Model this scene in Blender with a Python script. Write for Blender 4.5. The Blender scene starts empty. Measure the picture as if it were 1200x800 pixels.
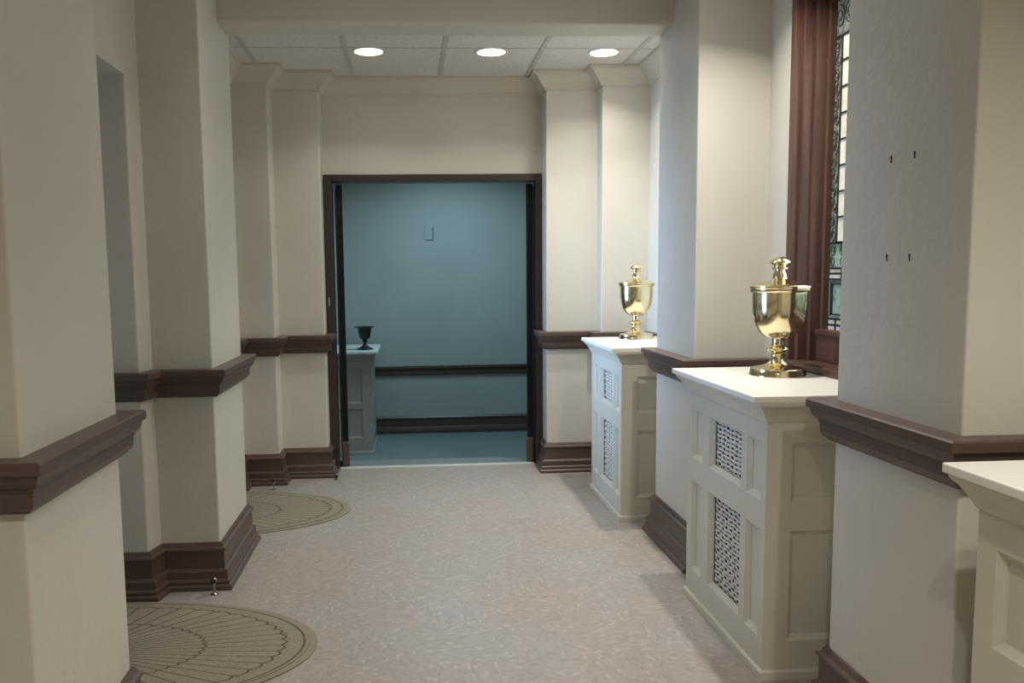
import bpy, bmesh, math, random
from mathutils import Vector, Matrix
random.seed(7)
S = 0.89                       # survey units -> metres
C = bpy.context.scene.collection
PI = math.pi

# ------------------------------------------------------------------ materials
def srgb(r, g, b):
    def f(c):
        c /= 255.0
        return c/12.92 if c <= 0.04045 else ((c+0.055)/1.055)**2.4
    return (f(r), f(g), f(b), 1.0)

class NT:
    def __init__(s, name):
        s.m = bpy.data.materials.new(name); s.m.use_nodes = True
        s.t = s.m.node_tree; s.n = s.t.nodes; s.b = s.n['Principled BSDF']
    def add(s, kind, **kw):
        n = s.n.new(kind)
        for k, v in kw.items(): setattr(n, k, v)
        return n
    def link(s, a, b): s.t.links.new(a, b)
    def val(s, x, sock):
        if isinstance(x, (int, float)): sock.default_value = x
        else: s.link(x, sock)
    def math(s, op, a, b=0.0, c=None):
        n = s.add('ShaderNodeMath', operation=op)
        s.val(a, n.inputs[0]); s.val(b, n.inputs[1])
        if c is not None: s.val(c, n.inputs[2])
        return n.outputs[0]
    def obj(s): return s.add('ShaderNodeTexCoord').outputs['Object']
    def mapping(s, vec, scale):
        n = s.add('ShaderNodeMapping'); s.link(vec, n.inputs[0]); n.inputs['Scale'].default_value = scale
        return n.outputs[0]
    def noise(s, vec, scale, detail=3, rough=0.5):
        n = s.add('ShaderNodeTexNoise'); s.link(vec, n.inputs['Vector'])
        n.inputs['Scale'].default_value = scale; n.inputs['Detail'].default_value = detail
        n.inputs['Roughness'].default_value = rough
        return n.outputs['Fac']
    def ramp(s, fac, stops):
        n = s.add('ShaderNodeValToRGB'); s.val(fac, n.inputs[0]); e = n.color_ramp.elements
        while len(e) < len(stops): e.new(0.5)
        for el, (p, c) in zip(e, stops): el.position = p; el.color = c
        return n.outputs[0]
    def mix(s, fac, a, b, blend='MIX'):
        n = s.add('ShaderNodeMix', data_type='RGBA', blend_type=blend)
        s.val(fac, n.inputs[0])
        for x, i in ((a, 6), (b, 7)):
            if isinstance(x, tuple): n.inputs[i].default_value = x
            else: s.link(x, n.inputs[i])
        return n.outputs[2]
    def bump(s, h, strength, dist):
        n = s.add('ShaderNodeBump'); s.link(h, n.inputs['Height'])
        n.inputs['Strength'].default_value = strength; n.inputs['Distance'].default_value = dist
        s.link(n.outputs[0], s.b.inputs['Normal'])
    def col(s, c):
        if isinstance(c, tuple): s.b.inputs['Base Color'].default_value = c
        else: s.link(c, s.b.inputs['Base Color'])
    def set(s, **kw):
        for k, v in kw.items(): s.b.inputs[k.replace('_', ' ')].default_value = v
        return s

def painted(name, c, rough, var=0.05, bumpscale=90, bump=0.1, spec=0.5):
    t = NT(name); o = t.obj()
    n = t.noise(o, 2.2, 4)
    d = tuple(x*(1-var*2) for x in c[:3]) + (1,)
    u = tuple(min(1, x*(1+var)) for x in c[:3]) + (1,)
    t.col(t.ramp(n, [(0.3, d), (0.7, u)]))
    t.set(Roughness=rough); t.b.inputs['Specular IOR Level'].default_value = spec
    if bump: t.bump(t.noise(o, bumpscale, 3), bump, 0.004)
    return t.m

def wall_mat():
    t = NT('wall_plaster'); o = t.obj()
    big = t.noise(o, 1.1, 4)
    t.col(t.ramp(big, [(0.3, srgb(197, 192, 178)), (0.7, srgb(207, 202, 189))]))
    t.set(Roughness=0.42); t.b.inputs['Specular IOR Level'].default_value = 0.45
    a = t.noise(o, 28, 5, 0.6); b = t.noise(o, 7, 3)
    h = t.math('ADD', a, t.math('MULTIPLY', b, 1.5))
    t.bump(h, 0.2, 0.006)
    return t.m

def floor_mat():
    t = NT('floor_tile'); o = t.obj()
    sx = t.add('ShaderNodeSeparateXYZ'); t.link(o, sx.inputs[0])
    T = 0.305
    tx = t.math('FLOOR', t.math('DIVIDE', sx.outputs[0], T)); ty = t.math('FLOOR', t.math('DIVIDE', sx.outputs[1], T))
    cid = t.add('ShaderNodeCombineXYZ'); t.link(tx, cid.inputs[0]); t.link(ty, cid.inputs[1])
    wn = t.add('ShaderNodeTexWhiteNoise', noise_dimensions='3D'); t.link(cid.outputs[0], wn.inputs['Vector'])
    par = t.math('MODULO', t.math('ABSOLUTE', t.math('ADD', tx, ty)), 2.0)
    # flecks: two grids, direction alternating tile by tile
    def flecks(w, h):
        def grid(a, b):
            row = t.math('FLOOR', t.math('DIVIDE', b, h))
            off = t.math('MULTIPLY', t.math('FRACT', t.math('MULTIPLY', row, 0.37)), w)
            colm = t.math('FLOOR', t.math('DIVIDE', t.math('ADD', a, off), w))
            c = t.add('ShaderNodeCombineXYZ'); t.link(colm, c.inputs[0]); t.link(row, c.inputs[1])
            n = t.add('ShaderNodeTexWhiteNoise', noise_dimensions='3D'); t.link(c.outputs[0], n.inputs['Vector'])
            return n.outputs['Value']
        g1 = grid(sx.outputs[0], sx.outputs[1]); g2 = grid(sx.outputs[1], sx.outputs[0])
        return t.math('ADD', t.math('MULTIPLY', g1, t.math('SUBTRACT', 1.0, par)), t.math('MULTIPLY', g2, par))
    f1 = flecks(0.025, 0.0125)
    base = t.mix(wn.outputs['Value'], srgb(158, 144, 134), srgb(155, 152, 149))
    pat = t.ramp(t.noise(o, 1.6, 3), [(0.38, (0,0,0,1)), (0.62, (1,1,1,1))])
    base = t.mix(t.math('MULTIPLY', pat, 0.5), base, srgb(164, 146, 131))
    fl = t.ramp(f1, [(0.0, srgb(138, 131, 126)), (0.18, srgb(150, 143, 138)), (0.5, srgb(158, 151, 145)), (0.9, srgb(165, 158, 151)), (0.97, srgb(188, 182, 174))])
    c = t.mix(0.45, base, fl)
    t.col(c); t.set(Roughness=0.38); t.b.inputs['Specular IOR Level'].default_value = 0.4
    t.bump(t.noise(o, 60, 2), 0.06, 0.003)
    return t.m

def mat_mat():
    t = NT('fan_mat_carpet'); o = t.obj()
    sx = t.add('ShaderNodeSeparateXYZ'); t.link(o, sx.inputs[0])
    A, B = 1.02*S, 0.575*S
    x = t.math('DIVIDE', sx.outputs[0], A); y = t.math('DIVIDE', sx.outputs[1], B)
    r = t.math('SQRT', t.math('ADD', t.math('MULTIPLY', x, x), t.math('MULTIPLY', y, y)))
    th = t.math('ARCTAN2', y, x)
    N = 26.0
    u = t.math('MULTIPLY', th, N/PI)
    tri = t.math('ABSOLUTE', t.math('SUBTRACT', t.math('FRACT', u), 0.5))       # 0 middle .. .5 line
    spoke = t.math('LESS_THAN', t.math('MULTIPLY', t.math('SUBTRACT', 0.5, tri), t.math('MULTIPLY', r, PI/N)), 0.0042)
    wob = t.math('MULTIPLY', t.math('SQRT', t.math('SUBTRACT', 0.5, tri)), 0.045)
    def ring(r0, w):
        d = t.math('ABSOLUTE', t.math('SUBTRACT', r, t.math('ADD', wob, r0)))
        return t.math('LESS_THAN', d, w)
    inside = t.math('LESS_THAN', r, 0.885)
    line = t.math('MULTIPLY', t.math('MAXIMUM', t.math('MAXIMUM', spoke, ring(0.50, 0.006)), ring(0.84, 0.006)), inside)
    edge = t.math('LESS_THAN', t.math('ABSOLUTE', t.math('SUBTRACT', r, 0.945)), 0.005)
    line = t.math('MAXIMUM', line, edge)
    n = t.noise(o, 160, 3)
    base = t.ramp(n, [(0.3, srgb(130, 121, 105)), (0.7, srgb(150, 141, 122))])
    t.col(t.mix(t.math('MULTIPLY', line, 0.7), base, srgb(62, 54, 45)))
    t.set(Roughness=0.95); t.b.inputs['Specular IOR Level'].default_value = 0.1
    t.bump(t.math('SUBTRACT', n, line), 0.4, 0.004)
    return t.m

def metal(name, c, rough):
    t = NT(name); o = t.obj()
    t.col(c); t.set(Metallic=1.0)
    n = t.noise(o, 18, 2)
    mr = t.add('ShaderNodeMapRange'); t.link(n, mr.inputs[0])
    mr.inputs[3].default_value = rough*0.8; mr.inputs[4].default_value = rough*1.25
    t.link(mr.outputs[0], t.b.inputs['Roughness'])
    return t.m

def stained(name, c1, c2, scale, glow=0.35):
    t = NT(name); o = t.obj()
    n = t.noise(o, scale, 4, 0.6)
    c = t.ramp(n, [(0.35, c1), (0.65, c2)])
    t.col(c); t.set(Roughness=0.25)
    t.link(c, t.b.inputs['Emission Color']); t.b.inputs['Emission Strength'].default_value = glow
    return t.m

def emit(name, c, s):
    t = NT(name); t.col(c); t.b.inputs['Emission Color'].default_value = c; t.b.inputs['Emission Strength'].default_value = s
    return t.m

def ceil_mat():
    t = NT('ceiling_tile'); o = t.obj()
    n = t.noise(o, 55, 4, 0.7)
    t.col(t.ramp(n, [(0.35, srgb(205, 200, 192)), (0.55, srgb(222, 217, 209))]))
    t.set(Roughness=0.9); t.b.inputs['Specular IOR Level'].default_value = 0.15
    t.bump(n, 0.15, 0.003)
    return t.m

def wood(name, c1, c2, rough):
    t = NT(name); o = t.obj()
    v = t.mapping(o, (30, 30, 1.6)); n = t.noise(v, 1.0, 4, 0.6)
    t.col(t.ramp(n, [(0.3, c1), (0.7, c2)])); t.set(Roughness=rough)
    return t.m

WALL = wall_mat(); FLOOR = floor_mat(); MATC = mat_mat(); CEIL = ceil_mat()
GRID = painted('ceiling_grid_metal', srgb(188, 184, 178), 0.6, 0.02, bump=0)
TRIM = painted('brown_trim_paint', srgb(88, 71, 62), 0.38, 0.06, 60, 0.06)
CROWN = painted('cream_moulding_paint', srgb(200, 192, 176), 0.45, 0.03, 60, 0.05)
CAB = painted('cream_cabinet_paint', srgb(206, 200, 182), 0.4, 0.02, 40, 0.06)
CABFAR = painted('shaded_cabinet_paint', srgb(150, 154, 148), 0.5, 0.02, 40, 0.06)  # cabinet colour darkened to grey, the far room's dimness put into the paint
TOPM = painted('white_top_paint', srgb(236, 233, 224), 0.3, 0.015, 40, 0.03)
GRILLE = painted('white_grille_paint', srgb(218, 212, 200), 0.75, 0.04, 80, 0.0, 0.2)
DARK = painted('black_void', srgb(66, 60, 54), 0.9, 0.05, bump=0)
FRAME = painted('dark_brown_frame_paint', srgb(54, 42, 38), 0.4, 0.06, 60, 0.05)
LEAF = painted('dark_door_leaf', srgb(24, 23, 24), 0.6, 0.05, bump=0)
SHOE = painted('brown_door_shoe', srgb(84, 70, 64), 0.5, 0.05, bump=0)
BRASS = metal('polished_brass', (0.80, 0.69, 0.45, 1), 0.15)
CHROME = metal('chrome', (0.75, 0.73, 0.72, 1), 0.18)
BRONZE = metal('dark_nickel', (0.40, 0.36, 0.34, 1), 0.2)
IRON = painted('dark_urn_metal', srgb(34, 36, 36), 0.45, 0.05, bump=0)
RUBBER = painted('black_rubber', srgb(38, 34, 32), 0.7, 0.05, bump=0)
MATEDGE = painted('mat_rubber_edge', srgb(138, 128, 110), 0.8, 0.05, 120, 0.1)
BLUEWALL = painted('far_room_wall_paint', srgb(180, 184, 180), 0.6, 0.03, 20, 0.1)
BLUEFLOOR = painted('far_room_floor_carpet', srgb(112, 124, 124), 0.85, 0.06, 70, 0.1)
WOOD = wood('window_wood', srgb(72, 48, 40), srgb(100, 71, 59), 0.38)
LEAD = painted('lead_came', srgb(44, 44, 40), 0.5, 0.05, bump=0)
G_CREAM = stained('cream_glass', srgb(196, 192, 170), srgb(226, 222, 204), 14, 0.22)
G_GREEN = stained('green_glass', srgb(66, 80, 74), srgb(146, 150, 138), 45, 0.2)
G_TEAL = stained('teal_glass', srgb(84, 116, 106), srgb(150, 170, 156), 18, 0.25)
G_WHITE = stained('white_glass', srgb(206, 202, 200), srgb(236, 232, 232), 30, 0.25)
LAMP = emit('lamp_diffuser_glow', (1.0, 0.97, 0.92, 1), 9.0)
RING = painted('white_lamp_ring', srgb(225, 222, 216), 0.5, 0.02, bump=0)
PLASTIC = painted('ivory_plastic', srgb(196, 196, 188), 0.4, 0.02, bump=0)
DAY = emit('frosted_daylight_glass', (0.62, 0.78, 1.0, 1), 0.12)

# ------------------------------------------------------------------ mesh helpers (survey units, scaled by S on linking)
def link(name, bm, mat, parent=None, smooth=False, bevel=0.0, bseg=2):
    bmesh.ops.scale(bm, vec=(S, S, S), verts=bm.verts)
    bmesh.ops.recalc_face_normals(bm, faces=bm.faces)
    me = bpy.data.meshes.new(name); bm.to_mesh(me); bm.free()
    me.materials.append(mat)
    o = bpy.data.objects.new(name, me); C.objects.link(o)
    if parent is not None: o.parent = parent
    if smooth:
        for p in me.polygons: p.use_smooth = True
        try: me.set_sharp_from_angle(angle=math.radians(42))
        except Exception: pass
    if bevel:
        b = o.modifiers.new('bevel', 'BEVEL'); b.width = bevel*S; b.segments = bseg; b.limit_method = 'ANGLE'
        b.angle_limit = math.radians(40)
    return o

def struct(name, bm, mat, parent=None, **kw):
    o = link(name, bm, mat, parent, **kw)
    if parent is None: o['kind'] = 'structure'
    return o

def box(bm, x0, x1, y0, y1, z0, z1):
    vs = [bm.verts.new(p) for p in ((x0,y0,z0),(x1,y0,z0),(x1,y1,z0),(x0,y1,z0),(x0,y0,z1),(x1,y0,z1),(x1,y1,z1),(x0,y1,z1))]
    for f in ((3,2,1,0),(4,5,6,7),(0,1,5,4),(1,2,6,5),(2,3,7,6),(3,0,4,7)): bm.faces.new([vs[i] for i in f])
    return bm

def prism(bm, pts, z0, z1, round_idx=(), r=0.012):
    lo = [bm.verts.new((x, y, z0)) for x, y in pts]; hi = [bm.verts.new((x, y, z1)) for x, y in pts]
    n = len(pts); bm.faces.new(lo[::-1]); bm.faces.new(hi)
    for i in range(n): bm.faces.new((lo[i], lo[(i+1) % n], hi[(i+1) % n], hi[i]))
    if round_idx:
        ed = [e for i in round_idx for e in lo[i].link_edges if e.other_vert(lo[i]) is hi[i]]
        bmesh.ops.bevel(bm, geom=ed, offset=r, segments=3, profile=0.5, affect='EDGES')
    return bm

def sweep(bm, path, profile, side):
    """profile (out, z); side=+1: room on the right of travel, -1: on the left"""
    n = len(path); rings = []
    nr = []
    for i in range(n-1):
        d = Vector((path[i+1][0]-path[i][0], path[i+1][1]-path[i][1])).normalized()
        nr.append(Vector((d.y, -d.x))*side)
    for i in range(n):
        if i == 0: m = nr[0]
        elif i == n-1: m = nr[-1]
        else: m = (nr[i-1]+nr[i])/(1+nr[i-1].dot(nr[i]))
        rings.append([bm.verts.new((path[i][0]+m.x*o, path[i][1]+m.y*o, z)) for o, z in profile])
    k = len(profile)
    for i in range(n-1):
        for j in range(k):
            bm.faces.new((rings[i][j], rings[i+1][j], rings[i+1][(j+1) % k], rings[i][(j+1) % k]))
    bm.faces.new(rings[0]); bm.faces.new(rings[-1][::-1])
    return bm

def lathe(bm, prof, seg=48, cx=0, cy=0):
    rings = []
    for r, z in prof:
        if r < 1e-5: rings.append([bm.verts.new((cx, cy, z))])
        else: rings.append([bm.verts.new((cx+r*math.cos(2*PI*i/seg), cy+r*math.sin(2*PI*i/seg), z)) for i in range(seg)])
    for a, b in zip(rings, rings[1:]):
        for i in range(seg):
            j = (i+1) % seg
            if len(a) == 1 and len(b) == 1: continue
            if len(a) == 1: bm.faces.new((a[0], b[i], b[j]))
            elif len(b) == 1: bm.faces.new((a[i], a[j], b[0]))
            else: bm.faces.new((a[i], a[j], b[j], b[i]))
    if len(rings[0]) > 1: bm.faces.new(rings[0][::-1])
    if len(rings[-1]) > 1: bm.faces.new(rings[-1])
    return bm

def smoothprof(pts, n=6):
    """Catmull-Rom through the points"""
    out = []
    P = [pts[0]]+list(pts)+[pts[-1]]
    for i in range(1, len(P)-2):
        p0, p1, p2, p3 = P[i-1], P[i], P[i+1], P[i+2]
        for k in range(n):
            t = k/n
            out.append(tuple(max(0, 0.5*((2*p1[a])+(-p0[a]+p2[a])*t+(2*p0[a]-5*p1[a]+4*p2[a]-p3[a])*t*t+(-p0[a]+3*p1[a]-3*p2[a]+p3[a])*t**3)) for a in (0, 1)))
    out.append(pts[-1]); return out

def tube(bm, pts, r, seg=8):
    rings = []
    n = len(pts)
    for i, p in enumerate(pts):
        p = Vector(p); a = Vector(pts[max(0, i-1)]); b = Vector(pts[min(n-1, i+1)])
        d = (b-a).normalized(); u = d.orthogonal().normalized()
        if i: 
            u = (pu - d*pu.dot(d)).normalized()
        pu = u; v = d.cross(u)
        rings.append([bm.verts.new(p+u*r*math.cos(2*PI*k/seg)+v*r*math.sin(2*PI*k/seg)) for k in range(seg)])
    for a, b in zip(rings, rings[1:]):
        for k in range(seg): bm.faces.new((a[k], a[(k+1) % seg], b[(k+1) % seg], b[k]))
    bm.faces.new(rings[0][::-1]); bm.faces.new(rings[-1])
    return bm

def NB(): return bmesh.new()

def empty(name, loc, rotz=0.0):
    o = bpy.data.objects.new(name, None); C.objects.link(o)
    o.empty_display_size = 0.1
    o.location = Vector(loc)*S; o.rotation_euler = (0, 0, rotz)
    return o

def tag(o, label, cat, group=None):
    o['label'] = label; o['category'] = cat
    if group: o['group'] = group
    return o

# ------------------------------------------------------------------ shell
CZ = 3.17
XL, XR = -1.005, 1.5
# left wall: piers between two door recesses, the recess backs and the lintels above them
Y1a, Y1b, Y2a, Y2b = 3.02, 4.26, 5.21, 6.45
CR = 0.008
def wleft(pts, rnd): struct('wall_left', prism(NB(), pts, 0, 3.3, rnd, CR), WALL)
wleft([(-1.30,-1.5),(-1.30,2.23),(XL,2.23),(XL,2.95),(-1.30,2.95),(-1.30,Y1a),(-1.9,Y1a),(-1.9,-1.5)], (2,3,5))
wleft([(-1.9,Y1b),(-1.33,Y1b),(-1.305,4.39),(XL,4.39),(XL,5.13),(-1.30,5.13),(-1.30,Y2a),(-1.9,Y2a)], (1,3,4,6))
wleft([(-1.9,Y2b),(-1.30,Y2b),(-1.30,6.61),(-1.03,6.61),(-1.03,6.82),(-0.672,6.82),(-0.672,7.14),(-1.9,7.14)], (1,3,5))
struct('wall_left', box(NB(), -2.05, -1.9, -1.5, 7.14, 0, 3.3), WALL)
struct('wall_left', box(NB(), -1.9, -1.325, Y1a, Y1b, 2.57, 3.3), WALL)
struct('wall_left', box(NB(), -1.9, -1.305, Y2a, Y2b, 2.57, 3.3), WALL)
R = [(1.88,-1.5),(1.88,2.2),(XR,2.2),(XR,2.885),(1.88,2.885),(1.88,3.17),(2.6,3.17),(2.6,-1.5)]
bm = prism(NB(), R, 0, 3.3, (2,3), 0.008)
R2 = [(1.88,4.106),(1.88,4.395),(XR,4.395),(XR,5.08),(1.88,5.08),(1.88,6.62),(1.51,6.62),(1.51,6.78),(1.10,6.78),(1.10,7.14),(2.6,7.14),(2.6,4.106)]
prism(bm, R2, 0, 3.3, (2,3,6,8), 0.008)
box(bm, 1.88, 2.6, 3.16, 4.12, 0, 1.135)
box(bm, 1.88, 2.6, 3.16, 4.12, 2.96, 3.3)
# flat plaster band around the window opening
box(bm, 1.864, 1.89, 4.106, 4.325, 1.16, 3.1)
box(bm, 1.864, 1.89, 2.95, 3.17, 1.16, 3.1)
struct('wall_right', bm, WALL)
struct('wall_far', box(NB(), -0.672, 1.10, 7.02, 7.14, 2.40, 3.3), WALL)
struct('wall_near', box(NB(), -1.30, 1.88, -1.6, -1.5, 0, 3.3), WALL)
bm = NB(); box(bm, -2.0, 2.0, -1.5, 7.10, -0.06, 0); struct('floor', bm, FLOOR)
bm = box(NB(), -2.0, 2.0, -1.5, 7.14, CZ, CZ+0.08)
struct('ceiling', bm, CEIL)
# beams across the corridor between the piers
struct('ceiling_beam', box(NB(), XL-0.2, XR+0.2, 4.83, 5.08, 2.977, 3.25), WALL, bevel=0.014)
struct('ceiling_beam', box(NB(), XL-0.2, XR+0.2, 2.64, 2.885, 2.977, 3.25), WALL, bevel=0.014)
# suspended ceiling bars
bm = NB()
for y0, y1 in ((-1.5, 2.64), (2.885, 4.83), (5.08, 7.02)):
    for x in (-1.085, -0.405, 0.279, 0.963, 1.645):
        box(bm, x-0.016, x+0.016, y0, y1, CZ-0.006, CZ+0.001)
    y = 6.08
    while y > y0:
        if y < y1: box(bm, -1.3, 1.88, y-0.008, y+0.008, CZ-0.002, CZ+0.001)
        y -= 1.37
struct('trim_1', bm, GRID)

RAIL = [(0,1.148),(0.070,1.148),(0.076,1.143),(0.076,1.116),(0.066,1.112),(0.064,1.104),(0.061,1.092),(0.054,1.080),(0.044,1.073),(0.044,1.066),
        (0.040,1.062),(0.039,1.034),(0.034,1.020),(0.022,1.010),(0.018,1.004),(0,1.004)]
BASE = [(0,0.240),(0.010,0.240),(0.016,0.230),(0.019,0.222),(0.031,0.214),(0.034,0.206),(0.033,0.202),(0.024,0.199),(0.024,0.108),(0.036,0.101),(0.041,0.094),
        (0.041,0.056),(0.048,0.050),(0.051,0.044),(0.051,0.036),(0.045,0.034),(0.058,0.028),(0.064,0.022),(0.064,0),(0,0)]
CRN = [(0,3.035),(0.012,3.035),(0.016,3.052),(0.026,3.058),(0.030,3.066),(0.050,3.085),(0.078,3.122),(0.100,3.142),(0.116,3.147),(0.120,3.152),(0.120,3.172),(0,3.172)]
left_runs = [
 [(-1.30,-1.4),(-1.30,2.23),(XL,2.23),(XL,2.95),(-1.30,2.95),(-1.30,Y1a)],
 [(-1.86,4.26),(-1.33,4.26),(-1.305,4.39),(XL,4.39),(XL,5.13),(-1.30,5.13),(-1.30,Y2a)],
 [(-1.86,6.45),(-1.30,6.45),(-1.30,6.61),(-1.03,6.61),(-1.03,6.82),(-0.672,6.82),(-0.672,6.985)]]
right_runs = [
 [(1.875,2.2),(XR,2.2),(XR,2.885),(1.875,2.885)],
 [(1.875,4.395),(XR,4.395),(XR,5.08),(1.875,5.08)],
 [(1.88,6.27),(1.88,6.62),(1.51,6.62),(1.51,6.78),(1.10,6.78),(1.10,6.985)]]
k = 2
for runs, side, nm in ((left_runs, 1, 'left'), (right_runs, -1, 'right')):
    for p in runs:
        struct('trim_%d' % k, sweep(NB(), p, RAIL, side), TRIM); k += 1
        struct('baseboard_%s' % nm, sweep(NB(), p, BASE, side), TRIM)
cr = [(-1.30,5.10),(-1.30,6.61),(-1.03,6.61),(-1.03,6.82),(-0.672,6.82),(-0.672,7.02),(1.10,7.02),(1.10,6.78),(1.51,6.78),(1.51,6.62),(1.88,6.62),(1.88,5.10)]
struct('trim_%d' % k, sweep(NB(), cr, CRN, 1), CROWN); k += 1

# ------------------------------------------------------------------ double doorway at the far end
FZ = -0.26
d1 = empty('door_1', (0.22, 7.06, 0)); d1['kind'] = 'structure'
def loc(bm, o):                     # shift geometry into the empty's frame
    bmesh.ops.translate(bm, vec=-(o.matrix_basis.translation/S), verts=bm.verts); return bm
bm = NB()
for x0, x1 in ((-0.668, -0.606), (1.048, 1.098)):
    box(bm, x0, x1, 6.985, 7.14, 0, 2.42)
box(bm, -0.606, 1.048, 6.985, 7.14, 2.362, 2.42)
link('door_frame', loc(bm, d1), FRAME, d1, bevel=0.006)
link('strike_plate', loc(box(NB(), -0.650, -0.640, 6.974, 6.988, 1.37, 1.44), d1), CHROME, d1)
def leaf(hx, ang, s):
    bm = NB(); box(bm, 0, 0.046, 0, 0.80, 0.02, 2.355) if s > 0 else box(bm, -0.046, 0, 0, 0.80, 0.02, 2.355)
    # sunk panels on both faces suggested by raised edge stiles
    for y0, y1, z0, z1 in ((0.0,0.8,0.02,0.3),(0.0,0.8,2.2,2.355),(0.0,0.1,0.3,2.2),(0.7,0.8,0.3,2.2)):
        a, b = (-0.004, 0.050) if s > 0 else (-0.050, 0.004)
        box(bm, a, b, y0, y1, z0, z1)
    o = link('door_leaf', bm, LEAF, d1, bevel=0.003)
    o.location = Vector((hx-0.22, 7.13-7.06, 0))*S; o.rotation_euler = (0, 0, ang)
    bm = NB(); a, b = (-0.010, 0.056) if s > 0 else (-0.056, 0.010)
    box(bm, a, b, -0.012, 0.10, 0.004, 0.22)
    link('door_shoe', bm, SHOE, o, bevel=0.012)
leaf(-0.580, math.radians(5.2), 1)
leaf(1.036, math.radians(-9.5), -1)
struct('trim_%d' % k, box(NB(), -0.60, 1.04, 7.06, 7.13, -0.06, 0.008), PLASTIC, bevel=0.003); k += 1

# far room, its floor a step lower
bm = NB(); box(bm, -0.98, 2.4, 7.10, 7.40, FZ-0.06, -0.002)
box(bm, -0.98, 2.4, 7.40, 10.1, FZ-0.06, FZ); struct('floor_far_room', bm, BLUEFLOOR)
struct('wall_back', box(NB(), -0.98, 2.4, 10.07, 10.17, FZ, 3.3), BLUEWALL)
struct('wall_far_room_left', box(NB(), -1.05, -0.93, 7.14, 10.1, FZ, 3.3), BLUEWALL)
struct('wall_far_room_right', box(NB(), 2.4, 2.5, 7.14, 10.1, FZ, 3.3), BLUEWALL)
struct('ceiling_far_room', box(NB(), -0.98, 2.4, 7.14, 10.1, CZ, CZ+0.08), CEIL)
struct('trim_%d' % k, sweep(NB(), [(-0.9,10.07),(2.4,10.07)], [(0,0.545),(0.05,0.545),(0.05,0.52),(0.03,0.49),(0.03,0.45),(0.015,0.435),(0,0.435)], 1), TRIM); k += 1
struct('baseboard_back', sweep(NB(), [(-0.9,10.07),(2.4,10.07)], [(0,-0.055),(0.012,-0.055),(0.03,-0.075),(0.03,-0.085),(0.022,-0.09),(0.022,-0.18),(0.04,-0.19),(0.05,-0.22),(0.05,FZ),(0,FZ)], 1), TRIM)
sw = empty('wall_switch', (0.245, 10.07, 2.10))
tag(sw, 'small pale switch plate high on the blue-lit back wall beyond the doorway', 'switch')
bm = NB(); box(bm, -0.045, 0.045, -0.012, 0, -0.075, 0.075); link('plate', bm, BLUEWALL, sw, bevel=0.004)
bm = NB(); box(bm, -0.010, 0.010, -0.022, -0.010, -0.022, 0.022); link('toggle', bm, PLASTIC, sw)
bm = NB(); box(bm, 0.046, 0.052, -0.016, 0, -0.075, 0.08); link('side_lip', bm, DARK, sw)

# ------------------------------------------------------------------ glazed doors in the left recesses (source of the cool daylight)
def side_door(n, y0, y1):
    d = empty('door_%d' % n, (-1.86, (y0+y1)/2, 0)); d['kind'] = 'structure'
    w = (y1-y0)/2
    bm = NB()
    for a, b in ((-w, -w+0.12), (-0.06, 0.06), (w-0.12, w)): box(bm, -0.03, 0.03, a, b, 0, 2.55)
    box(bm, -0.03, 0.03, -w, w, 0, 0.35); box(bm, -0.03, 0.03, -w, w, 2.40, 2.57)
    link('door_frame', bm, FRAME, d, bevel=0.005)
    for s in (-1, 1):
        a, b = sorted((s*0.06, s*(w-0.12)))
        link('pane', box(NB(), -0.006, 0.006, a, b, 0.35, 2.40), DAY, d)
    bm = NB(); tube(bm, [(0.03, 0.05, 1.02), (0.07, 0.05, 1.02), (0.07, 0.05, 1.25), (0.03, 0.05, 1.25)], 0.01)
    link('handle', bm, CHROME, d, smooth=True)
side_door(2, Y1a, Y1b); side_door(3, Y2a, Y2b)

# ------------------------------------------------------------------ stained glass window in the right wall
w1 = empty('window_1', (1.88, 3.64, 1.135)); w1['kind'] = 'structure'
GX, GY0, GY1, GZ0, GZ1 = 2.02, 3.30, 4.005, 1.32, 2.86
bm = NB()
for s in (-1, 1):
    def yy(d): return 3.638+s*d
    for d0, d1, x0, x1 in ((0.420,0.470,1.852,2.10),(0.395,0.425,1.885,2.10),(0.372,0.40,1.935,2.10),(0.352,0.375,1.985,2.10)):
        a, b = sorted((yy(d0), yy(d1))); box(bm, x0, x1, a, b, 1.16, 2.98)
for z0, z1, x0 in ((2.92,2.98,1.852),(2.89,2.93,1.89),(2.865,2.90,1.94),(2.845,2.87,1.985)): box(bm, x0, 2.10, 3.19, 4.09, z0, z1)
link('casing', loc(bm, w1), WOOD, w1, bevel=0.006)
bm = NB(); box(bm, 1.835, 2.1, 3.15, 4.13, 1.1355, 1.170)
link('sill', loc(bm, w1), WOOD, w1, bevel=0.006)
bm = NB(); box(bm, 1.965, 2.08, 3.28, 4.0, 1.17, 1.30); box(bm, 1.955, 2.07, 3.28, 4.0, 1.298, 1.322); box(bm, 1.972, 1.98, 3.30, 3.98, 1.20, 1.28)
link('bottom_rail', loc(bm, w1), WOOD, w1, bevel=0.004)
def pane(name, y0, y1, z0, z1, m):
    link(name, loc(box(NB(), GX, GX+0.008, y0, y1, z0, z1), w1), m, w1)
BW = 0.075
ya, yb = GY0+BW, GY1-BW
pane('white_glass_row', GY0, GY1, 1.32, 1.343, G_WHITE)
pane('cream_glass_row', GY0, GY1, 1.345, 1.372, G_CREAM)
pane('teal_panel', GY0, GY1, 1.374, 1.560, G_TEAL)
pane('white_glass_row', GY0, GY1, 1.562, 1.587, G_WHITE)
pane('cream_glass_row', GY0, GY1, 1.589, 1.612, G_CREAM)
pane('scroll_panel', GY0, GY1, 1.614, 1.732, G_TEAL)
pane('cream_field', ya, yb, 1.734, 2.68, G_CREAM)
pane('green_border', GY0, ya, 1.734, 2.68, G_GREEN); pane('green_border', yb, GY1, 1.734, 2.68, G_GREEN)
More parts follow.
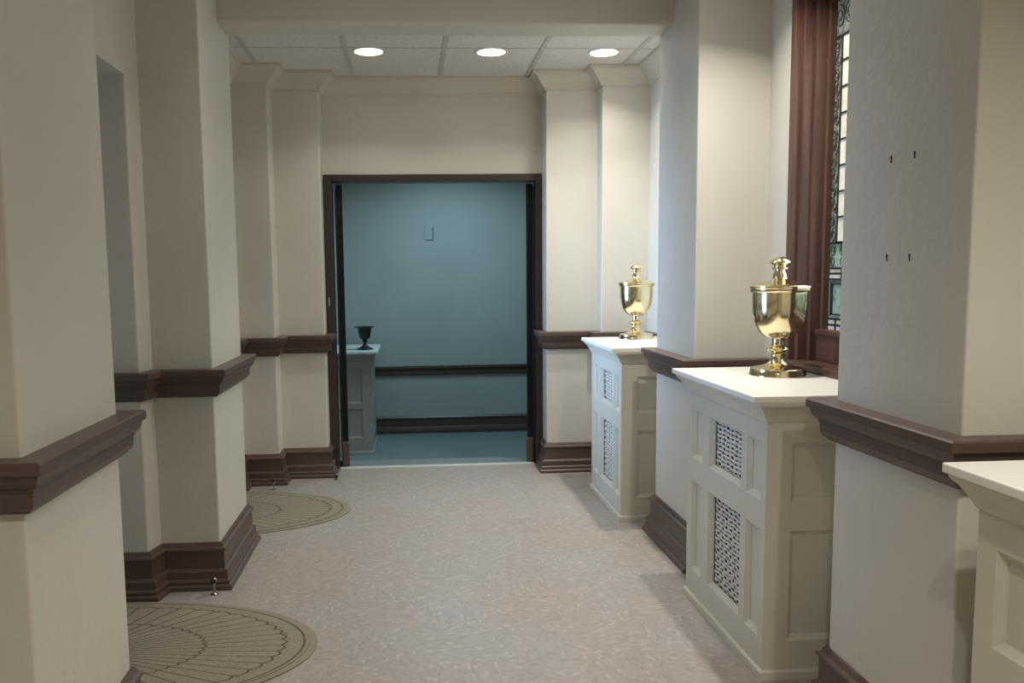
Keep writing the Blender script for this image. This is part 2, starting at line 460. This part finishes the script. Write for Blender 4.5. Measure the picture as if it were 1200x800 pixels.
pane('green_border', GY0, GY1, 2.682, 2.86, G_GREEN)
bm = NB()
x0, x1 = GX-0.006, GX+0.012
def hb(y0, y1, z, t=0.005): box(bm, x0, x1, y0, y1, z-t, z+t)
def vb(y, z0, z1, t=0.004): box(bm, x0, x1, y-t, y+t, z0, z1)
for z in (1.344, 1.373, 1.561, 1.588, 1.613, 1.733, 2.681): hb(GY0, GY1, z)
z = 1.733
while z < 2.66: hb(ya, yb, z, 0.004); z += 0.119
nn = 5
for i in range(nn+1): vb(ya+(yb-ya)*i/nn, 1.733, 2.68)
for i in range(1, 8): vb(GY0+(GY1-GY0)*i/8, 1.32, 1.373, 0.003); vb(GY0+(GY1-GY0)*(i-.5)/8, 1.561, 1.613, 0.003)
hb(GY0+0.05, GY1-0.05, 1.54, 0.003); hb(GY0+0.05, GY1-0.05, 1.395, 0.003); vb(GY0+0.05, 1.395, 1.54, 0.003); vb(GY1-0.05, 1.395, 1.54, 0.003)
hb(GY0+0.035, GY1-0.035, 1.55, 0.002); vb(GY1-0.035, 1.385, 1.55, 0.002); vb(GY0+0.035, 1.385, 1.55, 0.002)
def scroll(cy, cz, r, sgn, turns=1.6):
    pts = []
    for i in range(25):
        t = i/24; a = sgn*(t*turns*2*PI)+PI/2
        rr = r*(1-0.75*t)
        pts.append((GX-0.003, cy+rr*math.cos(a)*0.8, cz+rr*math.sin(a)))
    tube(bm, pts, 0.0020, 5)
for i in range(8):
    cy = GY0+(GY1-GY0)*(i+0.5)/8
    scroll(cy, 1.700, 0.034, 1 if i % 2 else -1); scroll(cy, 1.646, 0.030, -1 if i % 2 else 1)
for yv in (GY0+BW/2, GY1-BW/2):
    for i in range(14): scroll(yv+(0.008 if i % 2 else -0.008), 1.77+i*0.067, 0.032, 1 if i % 2 else -1)
for i in range(8): scroll(GY0+(GY1-GY0)*(i+0.5)/8, 2.77, 0.055, 1 if i % 2 else -1)
link('lead_came', loc(bm, w1), LEAD, w1)

# ------------------------------------------------------------------ radiator cabinets
def panel_face(bm, org, u, v, n, W, H, rects):
    """rects: (u0,u1,v0,v1,depth,open)"""
    org, u, v, n = map(Vector, (org, u, v, n))
    us = sorted({0, W, *[r[0] for r in rects], *[r[1] for r in rects]})
    vs = sorted({0, H, *[r[2] for r in rects], *[r[3] for r in rects]})
    def P(a, b, d=0): return bm.verts.new(org+u*a+v*b-n*d)
    for a0, a1 in zip(us, us[1:]):
        for b0, b1 in zip(vs, vs[1:]):
            m = ((a0+a1)/2, (b0+b1)/2)
            if any(r[0] < m[0] < r[1] and r[2] < m[1] < r[3] for r in rects): continue
            bm.faces.new((P(a0,b0), P(a1,b0), P(a1,b1), P(a0,b1)))
    for a0, a1, b0, b1, dep, op in rects:
        steps = [(0,0),(0.004,0.005),(0.016,dep*0.75),(0.018,dep)]
        rings = [[P(a0+i,b0+i,d), P(a1-i,b0+i,d), P(a1-i,b1-i,d), P(a0+i,b1-i,d)] for i, d in steps]
        for r0, r1 in zip(rings, rings[1:]):
            for j in range(4): bm.faces.new((r0[j], r0[(j+1)%4], r1[(j+1)%4], r1[j]))
        if not op: bm.faces.new(rings[-1])

def grille_mesh(u0, u1, v0, v1, x):
    bm = NB(); pitch = 0.0185; rows = max(1, int((v1-v0)/pitch))
    cols = 40
    ph0 = random.random()*6
    for i in range(rows+1):                         # wavy woven bands
        z = v0+(v1-v0)*i/rows
        top, bot = [], []
        p = ph0+i*0.55
        for k in range(cols+1):
            y = u0+(u1-u0)*k/cols
            w = 0.0022*math.sin(y*52+p)
            dx = 0.003*math.sin(y*105+i*PI)
            top.append(bm.verts.new((x+dx, y, min(v1, max(v0, z+0.0062+w))))); bot.append(bm.verts.new((x+dx, y, min(v1, max(v0, z-0.0062+w)))))
        for k in range(cols): bm.faces.new((bot[k], bot[k+1], top[k+1], top[k]))
    n = int((u1-u0)/0.044)
    for k in range(n+1):                            # upright ribs behind
        y = u0+(u1-u0)*k/n
        box(bm, x+0.005, x+0.008, y-0.0095, y+0.0095, v0, v1)
    return bm

def cabinet(location, rotz, Ln, label, group='cream radiator cabinets along the corridor', D=0.515, rows=((0.157, 0.597), (0.710, 0.946)), paint=None):
    """front faces -x, body x 0..D, y -Ln/2..Ln/2"""
    root = empty('radiator_cabinet', location, rotz); tag(root, label, 'cabinet', group)
    h = Ln/2; HB = 1.06
    f = lambda t: t*Ln/0.925
    # u measured from the +y end towards -y
    cols = [(f(0.066), f(0.212)), (f(0.298), f(0.676)), (f(0.735), f(0.877))]
    paint = paint or CAB
    rects = [(a, b, c, d, 0.022 if i != 1 else 0.026, i == 1) for i, (a, b) in enumerate(cols) for c, d in rows]
    bm = NB()
    panel_face(bm, (0, h, 0), (0,-1,0), (0,0,1), (-1,0,0), Ln, HB, rects)
    side = [(0.100, D-0.10, c, d, 0.016, False) for c, d in rows]
    panel_face(bm, (0,-h,0), (1,0,0), (0,0,1), (0,-1,0), D, HB, side)
    panel_face(bm, (0, h,0), (1,0,0), (0,0,1), (0, 1,0), D, HB, side)
    for pts in (((D,-h,0),(D,h,0),(D,h,HB),(D,-h,HB)), ((0,-h,HB),(D,-h,HB),(D,h,HB),(0,h,HB)), ((0,-h,0),(0,h,0),(D,h,0),(D,-h,0))):
        bm.faces.new([bm.verts.new(p) for p in pts])
    bmesh.ops.remove_doubles(bm, verts=bm.verts, dist=1e-5)
    link('body', bm, paint, root)
    bm = NB(); path = [(D, -h), (0, -h), (0, h), (D, h)]
    sweep(bm, path, [(0.0,0),(0.012,0),(0.012,0.030),(0.008,0.036),(0,0.038)], -1); link('plinth', bm, paint, root)
    sweep_p = [(0,1.028),(0.004,1.028),(0.008,1.036),(0.018,1.056),(0.034,1.080),(0.046,1.092),(0.049,1.098),(0.049,1.111),(0,1.111)]
    bm = sweep(NB(), path, sweep_p, -1); link('cornice', bm, paint, root)
    bm = box(NB(), -0.072, D+0.003, -h-0.042, h+0.042, 1.1095, 1.134); link('top', bm, TOPM, root, bevel=0.004)
    for c, d in rows:
        a, b = cols[1]
        g = link('grille', grille_mesh(h-b+0.018, h-a-0.018, c+0.018, d-0.018, 0.030), GRILLE, root)
        g['label'] = 'white woven metal grille'
        link('grille_backing', box(NB(), 0.046, 0.05, h-b+0.01, h-a-0.01, c+0.01, d-0.01), DARK, g)
    return root
cabinet((1.36, 3.598, 0), 0, 0.925, 'cream panelled radiator cabinet with the larger-looking nearer brass urn on it')
cabinet((1.345, 5.765, 0), 0, 0.885, 'cream panelled radiator cabinet beside the doorway carrying the farther brass urn', D=0.53)
cabinet((1.36, 1.455, 0), 0, 0.925, 'cream radiator cabinet cut off by the lower right edge with nothing on it')
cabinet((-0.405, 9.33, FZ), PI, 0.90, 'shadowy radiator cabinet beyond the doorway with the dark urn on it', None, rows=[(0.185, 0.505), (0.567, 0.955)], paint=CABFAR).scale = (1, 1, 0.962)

# ------------------------------------------------------------------ urns
def brass_urn(location, label):
    r = empty('brass_urn', location); tag(r, label, 'urn', 'lidded brass urns on the radiator cabinets')
    foot = [(0.0,0),(0.124,0),(0.124,0.006),(0.121,0.010),(0.118,0.030),(0.113,0.034),(0.108,0.035)]+smoothprof([(0.100,0.037),(0.068,0.044),(0.046,0.056),(0.034,0.072),(0.029,0.086)])
    link('foot', lathe(NB(), foot, 64), BRASS, r, smooth=True)
    stem = [(0.029,0.085),(0.033,0.088),(0.033,0.093),(0.027,0.096),(0.030,0.100)]+smoothprof([(0.036,0.104),(0.049,0.113),(0.051,0.119),(0.040,0.129),(0.029,0.136)])+[(0.029,0.140),(0.027,0.144),(0.027,0.168)]
    link('stem', lathe(NB(), stem, 12), BRASS, r, smooth=True)
    bowl = [(0.0,0.164)]+smoothprof([(0.026,0.165),(0.050,0.172),(0.078,0.192),(0.100,0.226),(0.112,0.270),(0.117,0.320),(0.118,0.374)])+[(0.124,0.376),(0.128,0.382),(0.128,0.389),(0.120,0.391)]
    link('bowl', lathe(NB(), bowl, 72), BRASS, r, smooth=True)
    lid = [(0.0,0.390),(0.127,0.390),(0.131,0.394),(0.131,0.402),(0.125,0.406)]+smoothprof([(0.118,0.409),(0.090,0.416),(0.060,0.424),(0.038,0.433),(0.031,0.442)])
    l = link('lid', lathe(NB(), lid, 72), BRASS, r, smooth=True)
    fin = [(0.031,0.440),(0.030,0.455),(0.024,0.466),(0.022,0.474),(0.034,0.478),(0.035,0.484),(0.026,0.488),(0.026,0.493),(0.040,0.499),(0.047,0.506),(0.045,0.512)]+smoothprof([(0.040,0.517),(0.032,0.524),(0.018,0.531),(0.0,0.534)])
    link('finial', lathe(NB(), fin, 14), BRASS, l, smooth=True)
    return r
brass_urn((1.665, 3.745, 1.134), 'nearer lidded brass urn, beside the stained glass window')
brass_urn((1.632, 6.045, 1.134), 'farther lidded brass urn, on the cabinet nearest the dark doorway')
r = empty('dark_urn', (-0.478, 9.12, FZ+1.134*0.962)); tag(r, 'small dark open urn with flared rim on the cabinet beyond the doorway', 'urn')
link('foot', lathe(NB(), [(0,0),(0.088,0),(0.088,0.008)]+smoothprof([(0.078,0.014),(0.045,0.030),(0.024,0.052),(0.016,0.075)]), 40), IRON, r, smooth=True)
link('stem', lathe(NB(), [(0.016,0.074),(0.030,0.082),(0.032,0.090),(0.022,0.098),(0.018,0.106)], 24), IRON, r, smooth=True)
link('bowl', lathe(NB(), smoothprof([(0.018,0.104),(0.040,0.112),(0.056,0.134),(0.066,0.180),(0.074,0.226)])+[(0.106,0.238),(0.108,0.244),(0.100,0.246),(0.070,0.232),(0.05,0.14),(0.0,0.12)], 48), IRON, r, smooth=True)

# ------------------------------------------------------------------ half-oval fan mats
def half_oval(bm, a, b, z0, z1, inner=None):
    n = 64; pts = [(a*math.cos(t), b*math.sin(t)) for t in [(-PI/2)+PI*i/n for i in range(n+1)]]
    if inner is None: return prism(bm, pts, z0, z1)
    a2, b2 = inner; q = [(a2*math.cos(t), b2*math.sin(t)) for t in [(-PI/2)+PI*i/n for i in range(n+1)]]
    return prism(bm, pts+q[::-1], z0, z1)
def mat(location, label):
    m = empty('door_mat', location); tag(m, label, 'mat', 'half-oval mats in front of the left recesses')
    link('carpet', half_oval(NB(), 0.985, 0.552, 0.002, 0.010), MATC, m)
    link('rubber_edge', half_oval(NB(), 1.02, 0.578, 0.0005, 0.007, (0.984, 0.5515)), MATEDGE, m, bevel=0.002)
mat((-1.45, 3.615, 0), 'nearer half-oval brown mat with a fan pattern of radiating lines')
mat((-1.45, 5.81, 0), 'farther half-oval brown mat, on the floor just before the doorway')

# ------------------------------------------------------------------ door stops
def stop(location, label, h=0.075, rot=0):
    s = empty('door_stop', location, rot); tag(s, label, 'door stop', 'chrome door stops standing on the floor')
    link('post', lathe(NB(), [(0,0),(0.020,0),(0.020,0.004),(0.010,0.008),(0.006,0.014),(0.006,h-0.02),(0.009,h-0.016),(0.006,h-0.010),(0.0,h-0.008)], 20), BRONZE, s, smooth=True)
    bm = NB(); bmesh.ops.create_uvsphere(bm, u_segments=20, v_segments=12, radius=0.016); bmesh.ops.translate(bm, vec=(0,0,h), verts=bm.verts)
    link('cap', bm, BRONZE, s, smooth=True)
    bm = lathe(NB(), [(0,-0.007),(0.011,-0.007),(0.013,0),(0.011,0.006),(0,0.006)], 20)
    bmesh.ops.rotate(bm, cent=(0,0,0), matrix=Matrix.Rotation(PI/2, 3, 'X'), verts=bm.verts); bmesh.ops.translate(bm, vec=(0,-0.014,h), verts=bm.verts)
    link('bumper', bm, RUBBER, s, smooth=True)
stop((-1.018, 4.275, 0), 'small chrome door stop before the dark baseboard behind the nearer mat')
stop((-1.052, 6.43, 0), 'small chrome door stop before the baseboard behind the farther mat')
stop((-0.602, 6.70, 0), 'tiny metal door stop at the baseboard corner left of the doorway', 0.03)

# ------------------------------------------------------------------ old screw holes in the near right pier
for y, z, lab in ((2.594, 1.941, 'upper left'), (2.471, 1.938, 'upper right'), (2.598, 1.639, 'lower left'), (2.476, 1.637, 'lower right')):
    a = empty('wall_anchor', (XR, y, z)); tag(a, 'old screw hole in the bare grey pier at right, %s one of the four' % lab, 'screw hole', 'four screw holes in the near right pier')
    bm = NB(); rng = random.Random(int(y*1000))
    pts = [(-0.0012, 0.006*math.cos(t)*(0.8+0.4*rng.random()), 0.011*math.sin(t)*(0.8+0.4*rng.random())) for t in [2*PI*i/12 for i in range(12)]]
    vs = [bm.verts.new(p) for p in pts]; lo = [bm.verts.new((0.002, p[1], p[2])) for p in pts]
    bm.faces.new(vs)
    for i in range(12): bm.faces.new((vs[i], vs[(i+1)%12], lo[(i+1)%12], lo[i]))
    link('torn_plaster', bm, PLASTIC, a)
    bm = NB()
    for dz, rr in ((-0.0035, 0.0022), (0.0035, 0.0034), (0.0005, 0.0018)):
        lathe(bm, [(0,0),(rr,0),(rr,0.003),(0,0.003)], 10, 0, dz)
    bmesh.ops.rotate(bm, cent=(0,0,0), matrix=Matrix.Rotation(-PI/2, 3, 'Y'), verts=bm.verts)
    bmesh.ops.rotate(bm, cent=(0,0,0), matrix=Matrix.Rotation(PI/2, 3, 'X'), verts=bm.verts)
    bmesh.ops.translate(bm, vec=(-0.0008,0,0), verts=bm.verts)
    bmesh.ops.scale(bm, vec=(1,0.8,1.8), verts=bm.verts); link('hole', bm, RUBBER, a)

# ------------------------------------------------------------------ recessed ceiling lights
def lamp(x, y, label, power):
    r = empty('recessed_light', (x, y, CZ)); tag(r, label, 'ceiling light', 'round recessed ceiling lights')
    link('ring', lathe(NB(), [(0.098,0.0005),(0.098,-0.004),(0.114,-0.008),(0.120,-0.005),(0.120,0.0005)], 48), RING, r, smooth=True)
    link('diffuser', lathe(NB(), [(0,-0.004),(0.099,-0.004),(0.099,0.0),(0,0.0)], 48), LAMP, r)
    li = bpy.data.lights.new('lamp_glow', 'AREA'); li.shape = 'DISK'; li.size = 0.08*S; li.energy = power
    li.color = (1.0, 0.96, 0.88); li.spread = math.radians(124)
    lo = bpy.data.objects.new('lamp_glow', li); C.objects.link(lo); lo.parent = r; lo.location = (0, 0, -0.012*S)
P = 8.6
row = 'one of the three round recessed lights in the tiled ceiling before the doorway'
lamp(-0.248, 6.18, 'left '+row, P*0.5)
lamp(0.614, 6.18, 'middle '+row, P*0.55)
lamp(1.42, 6.18, 'right one of the three round recessed lights, above the farther brass urn', P*0.55)
lamp(1.46, 5.52, 'round recessed light hidden behind the crossbeam, over the farther cabinet', P*1.7)
for y, n, yr, fs in ((3.99, 'nearer bay', 3.66, (0.36, 0.42, 1.6)), (0.35, 'bay over the camera', 0.60, (0.75, 1.7, 1.9))):
    for x, yy, w, f in ((-0.248, y, 'left', fs[0]), (0.614 if y > 1 else 0.35, y, 'middle', fs[1]), (1.46, yr, 'right', fs[2])):
        lamp(x, yy, 'round recessed ceiling light above the frame, %s in the %s' % (w, n), P*f)

def area(name, locn, rot, sx, sy, energy, color, spread=180):
    li = bpy.data.lights.new(name, 'AREA'); li.shape = 'RECTANGLE'; li.size = sx*S; li.size_y = sy*S; li.energy = energy; li.color = color
    li.spread = math.radians(spread)
    o = bpy.data.objects.new(name, li); C.objects.link(o); o.location = Vector(locn)*S; o.rotation_euler = rot
    return o
# daylight through the glazed left doors, pointing +x
for y, e in ((3.64, 3.5), (5.85, 14)):
    area('door_daylight', (-1.80, y, 1.5), (0, -PI/2, 0), 1.6, 0.9, e, (0.36, 0.60, 1.0), 50)
# cool light in the far room
area('far_room_light', (0.5, 8.7, 3.10), (0, 0, 0), 1.0, 1.0, 24, (0.50, 0.83, 1.0), 150)
# window daylight
area('window_daylight', (1.99, 3.64, 2.1), (0, PI/2, 0), 1.2, 0.6, 3, (0.8, 0.9, 1.0), 150)

wd = bpy.data.worlds.new('world'); bpy.context.scene.world = wd; wd.use_nodes = True
wd.node_tree.nodes['Background'].inputs[0].default_value = (0.75, 0.85, 1.0, 1); wd.node_tree.nodes['Background'].inputs[1].default_value = 0.6

# ------------------------------------------------------------------ camera (matched to the photograph)
yaw, pit, rol = 6.39548761e-02, 1.02342100e-01, -1.27543751e-02
F_PX, CX, CY = 997.702, 544.218, 425.550
cyw, syw, cp, sp, crr, srr = math.cos(yaw), math.sin(yaw), math.cos(pit), math.sin(pit), math.cos(rol), math.sin(rol)
fw = Vector((syw*cp, cyw*cp, -sp)); rt = Vector((cyw, -syw, 0)); up = rt.cross(fw)
r2 = rt*crr+up*srr; u2 = -rt*srr+up*crr
cam = bpy.data.cameras.new('camera'); co = bpy.data.objects.new('camera', cam); C.objects.link(co)
M = Matrix((r2, u2, -fw)).transposed().to_4x4(); M.translation = Vector((0, 0, 1.6*S)); co.matrix_world = M
cam.sensor_fit = 'HORIZONTAL'; cam.sensor_width = 36.0; cam.lens = F_PX*36.0/1200.0
cam.shift_x = (600-CX)/1200.0; cam.shift_y = (CY-400)/1200.0; cam.clip_start = 0.02
sc = bpy.context.scene; sc.camera = co
sc.view_settings.view_transform = 'Standard'; sc.view_settings.look = 'None'; sc.view_settings.exposure = 0.0
sc.cycles.max_bounces = 8; sc.cycles.diffuse_bounces = 5; sc.cycles.sample_clamp_indirect = 4.0
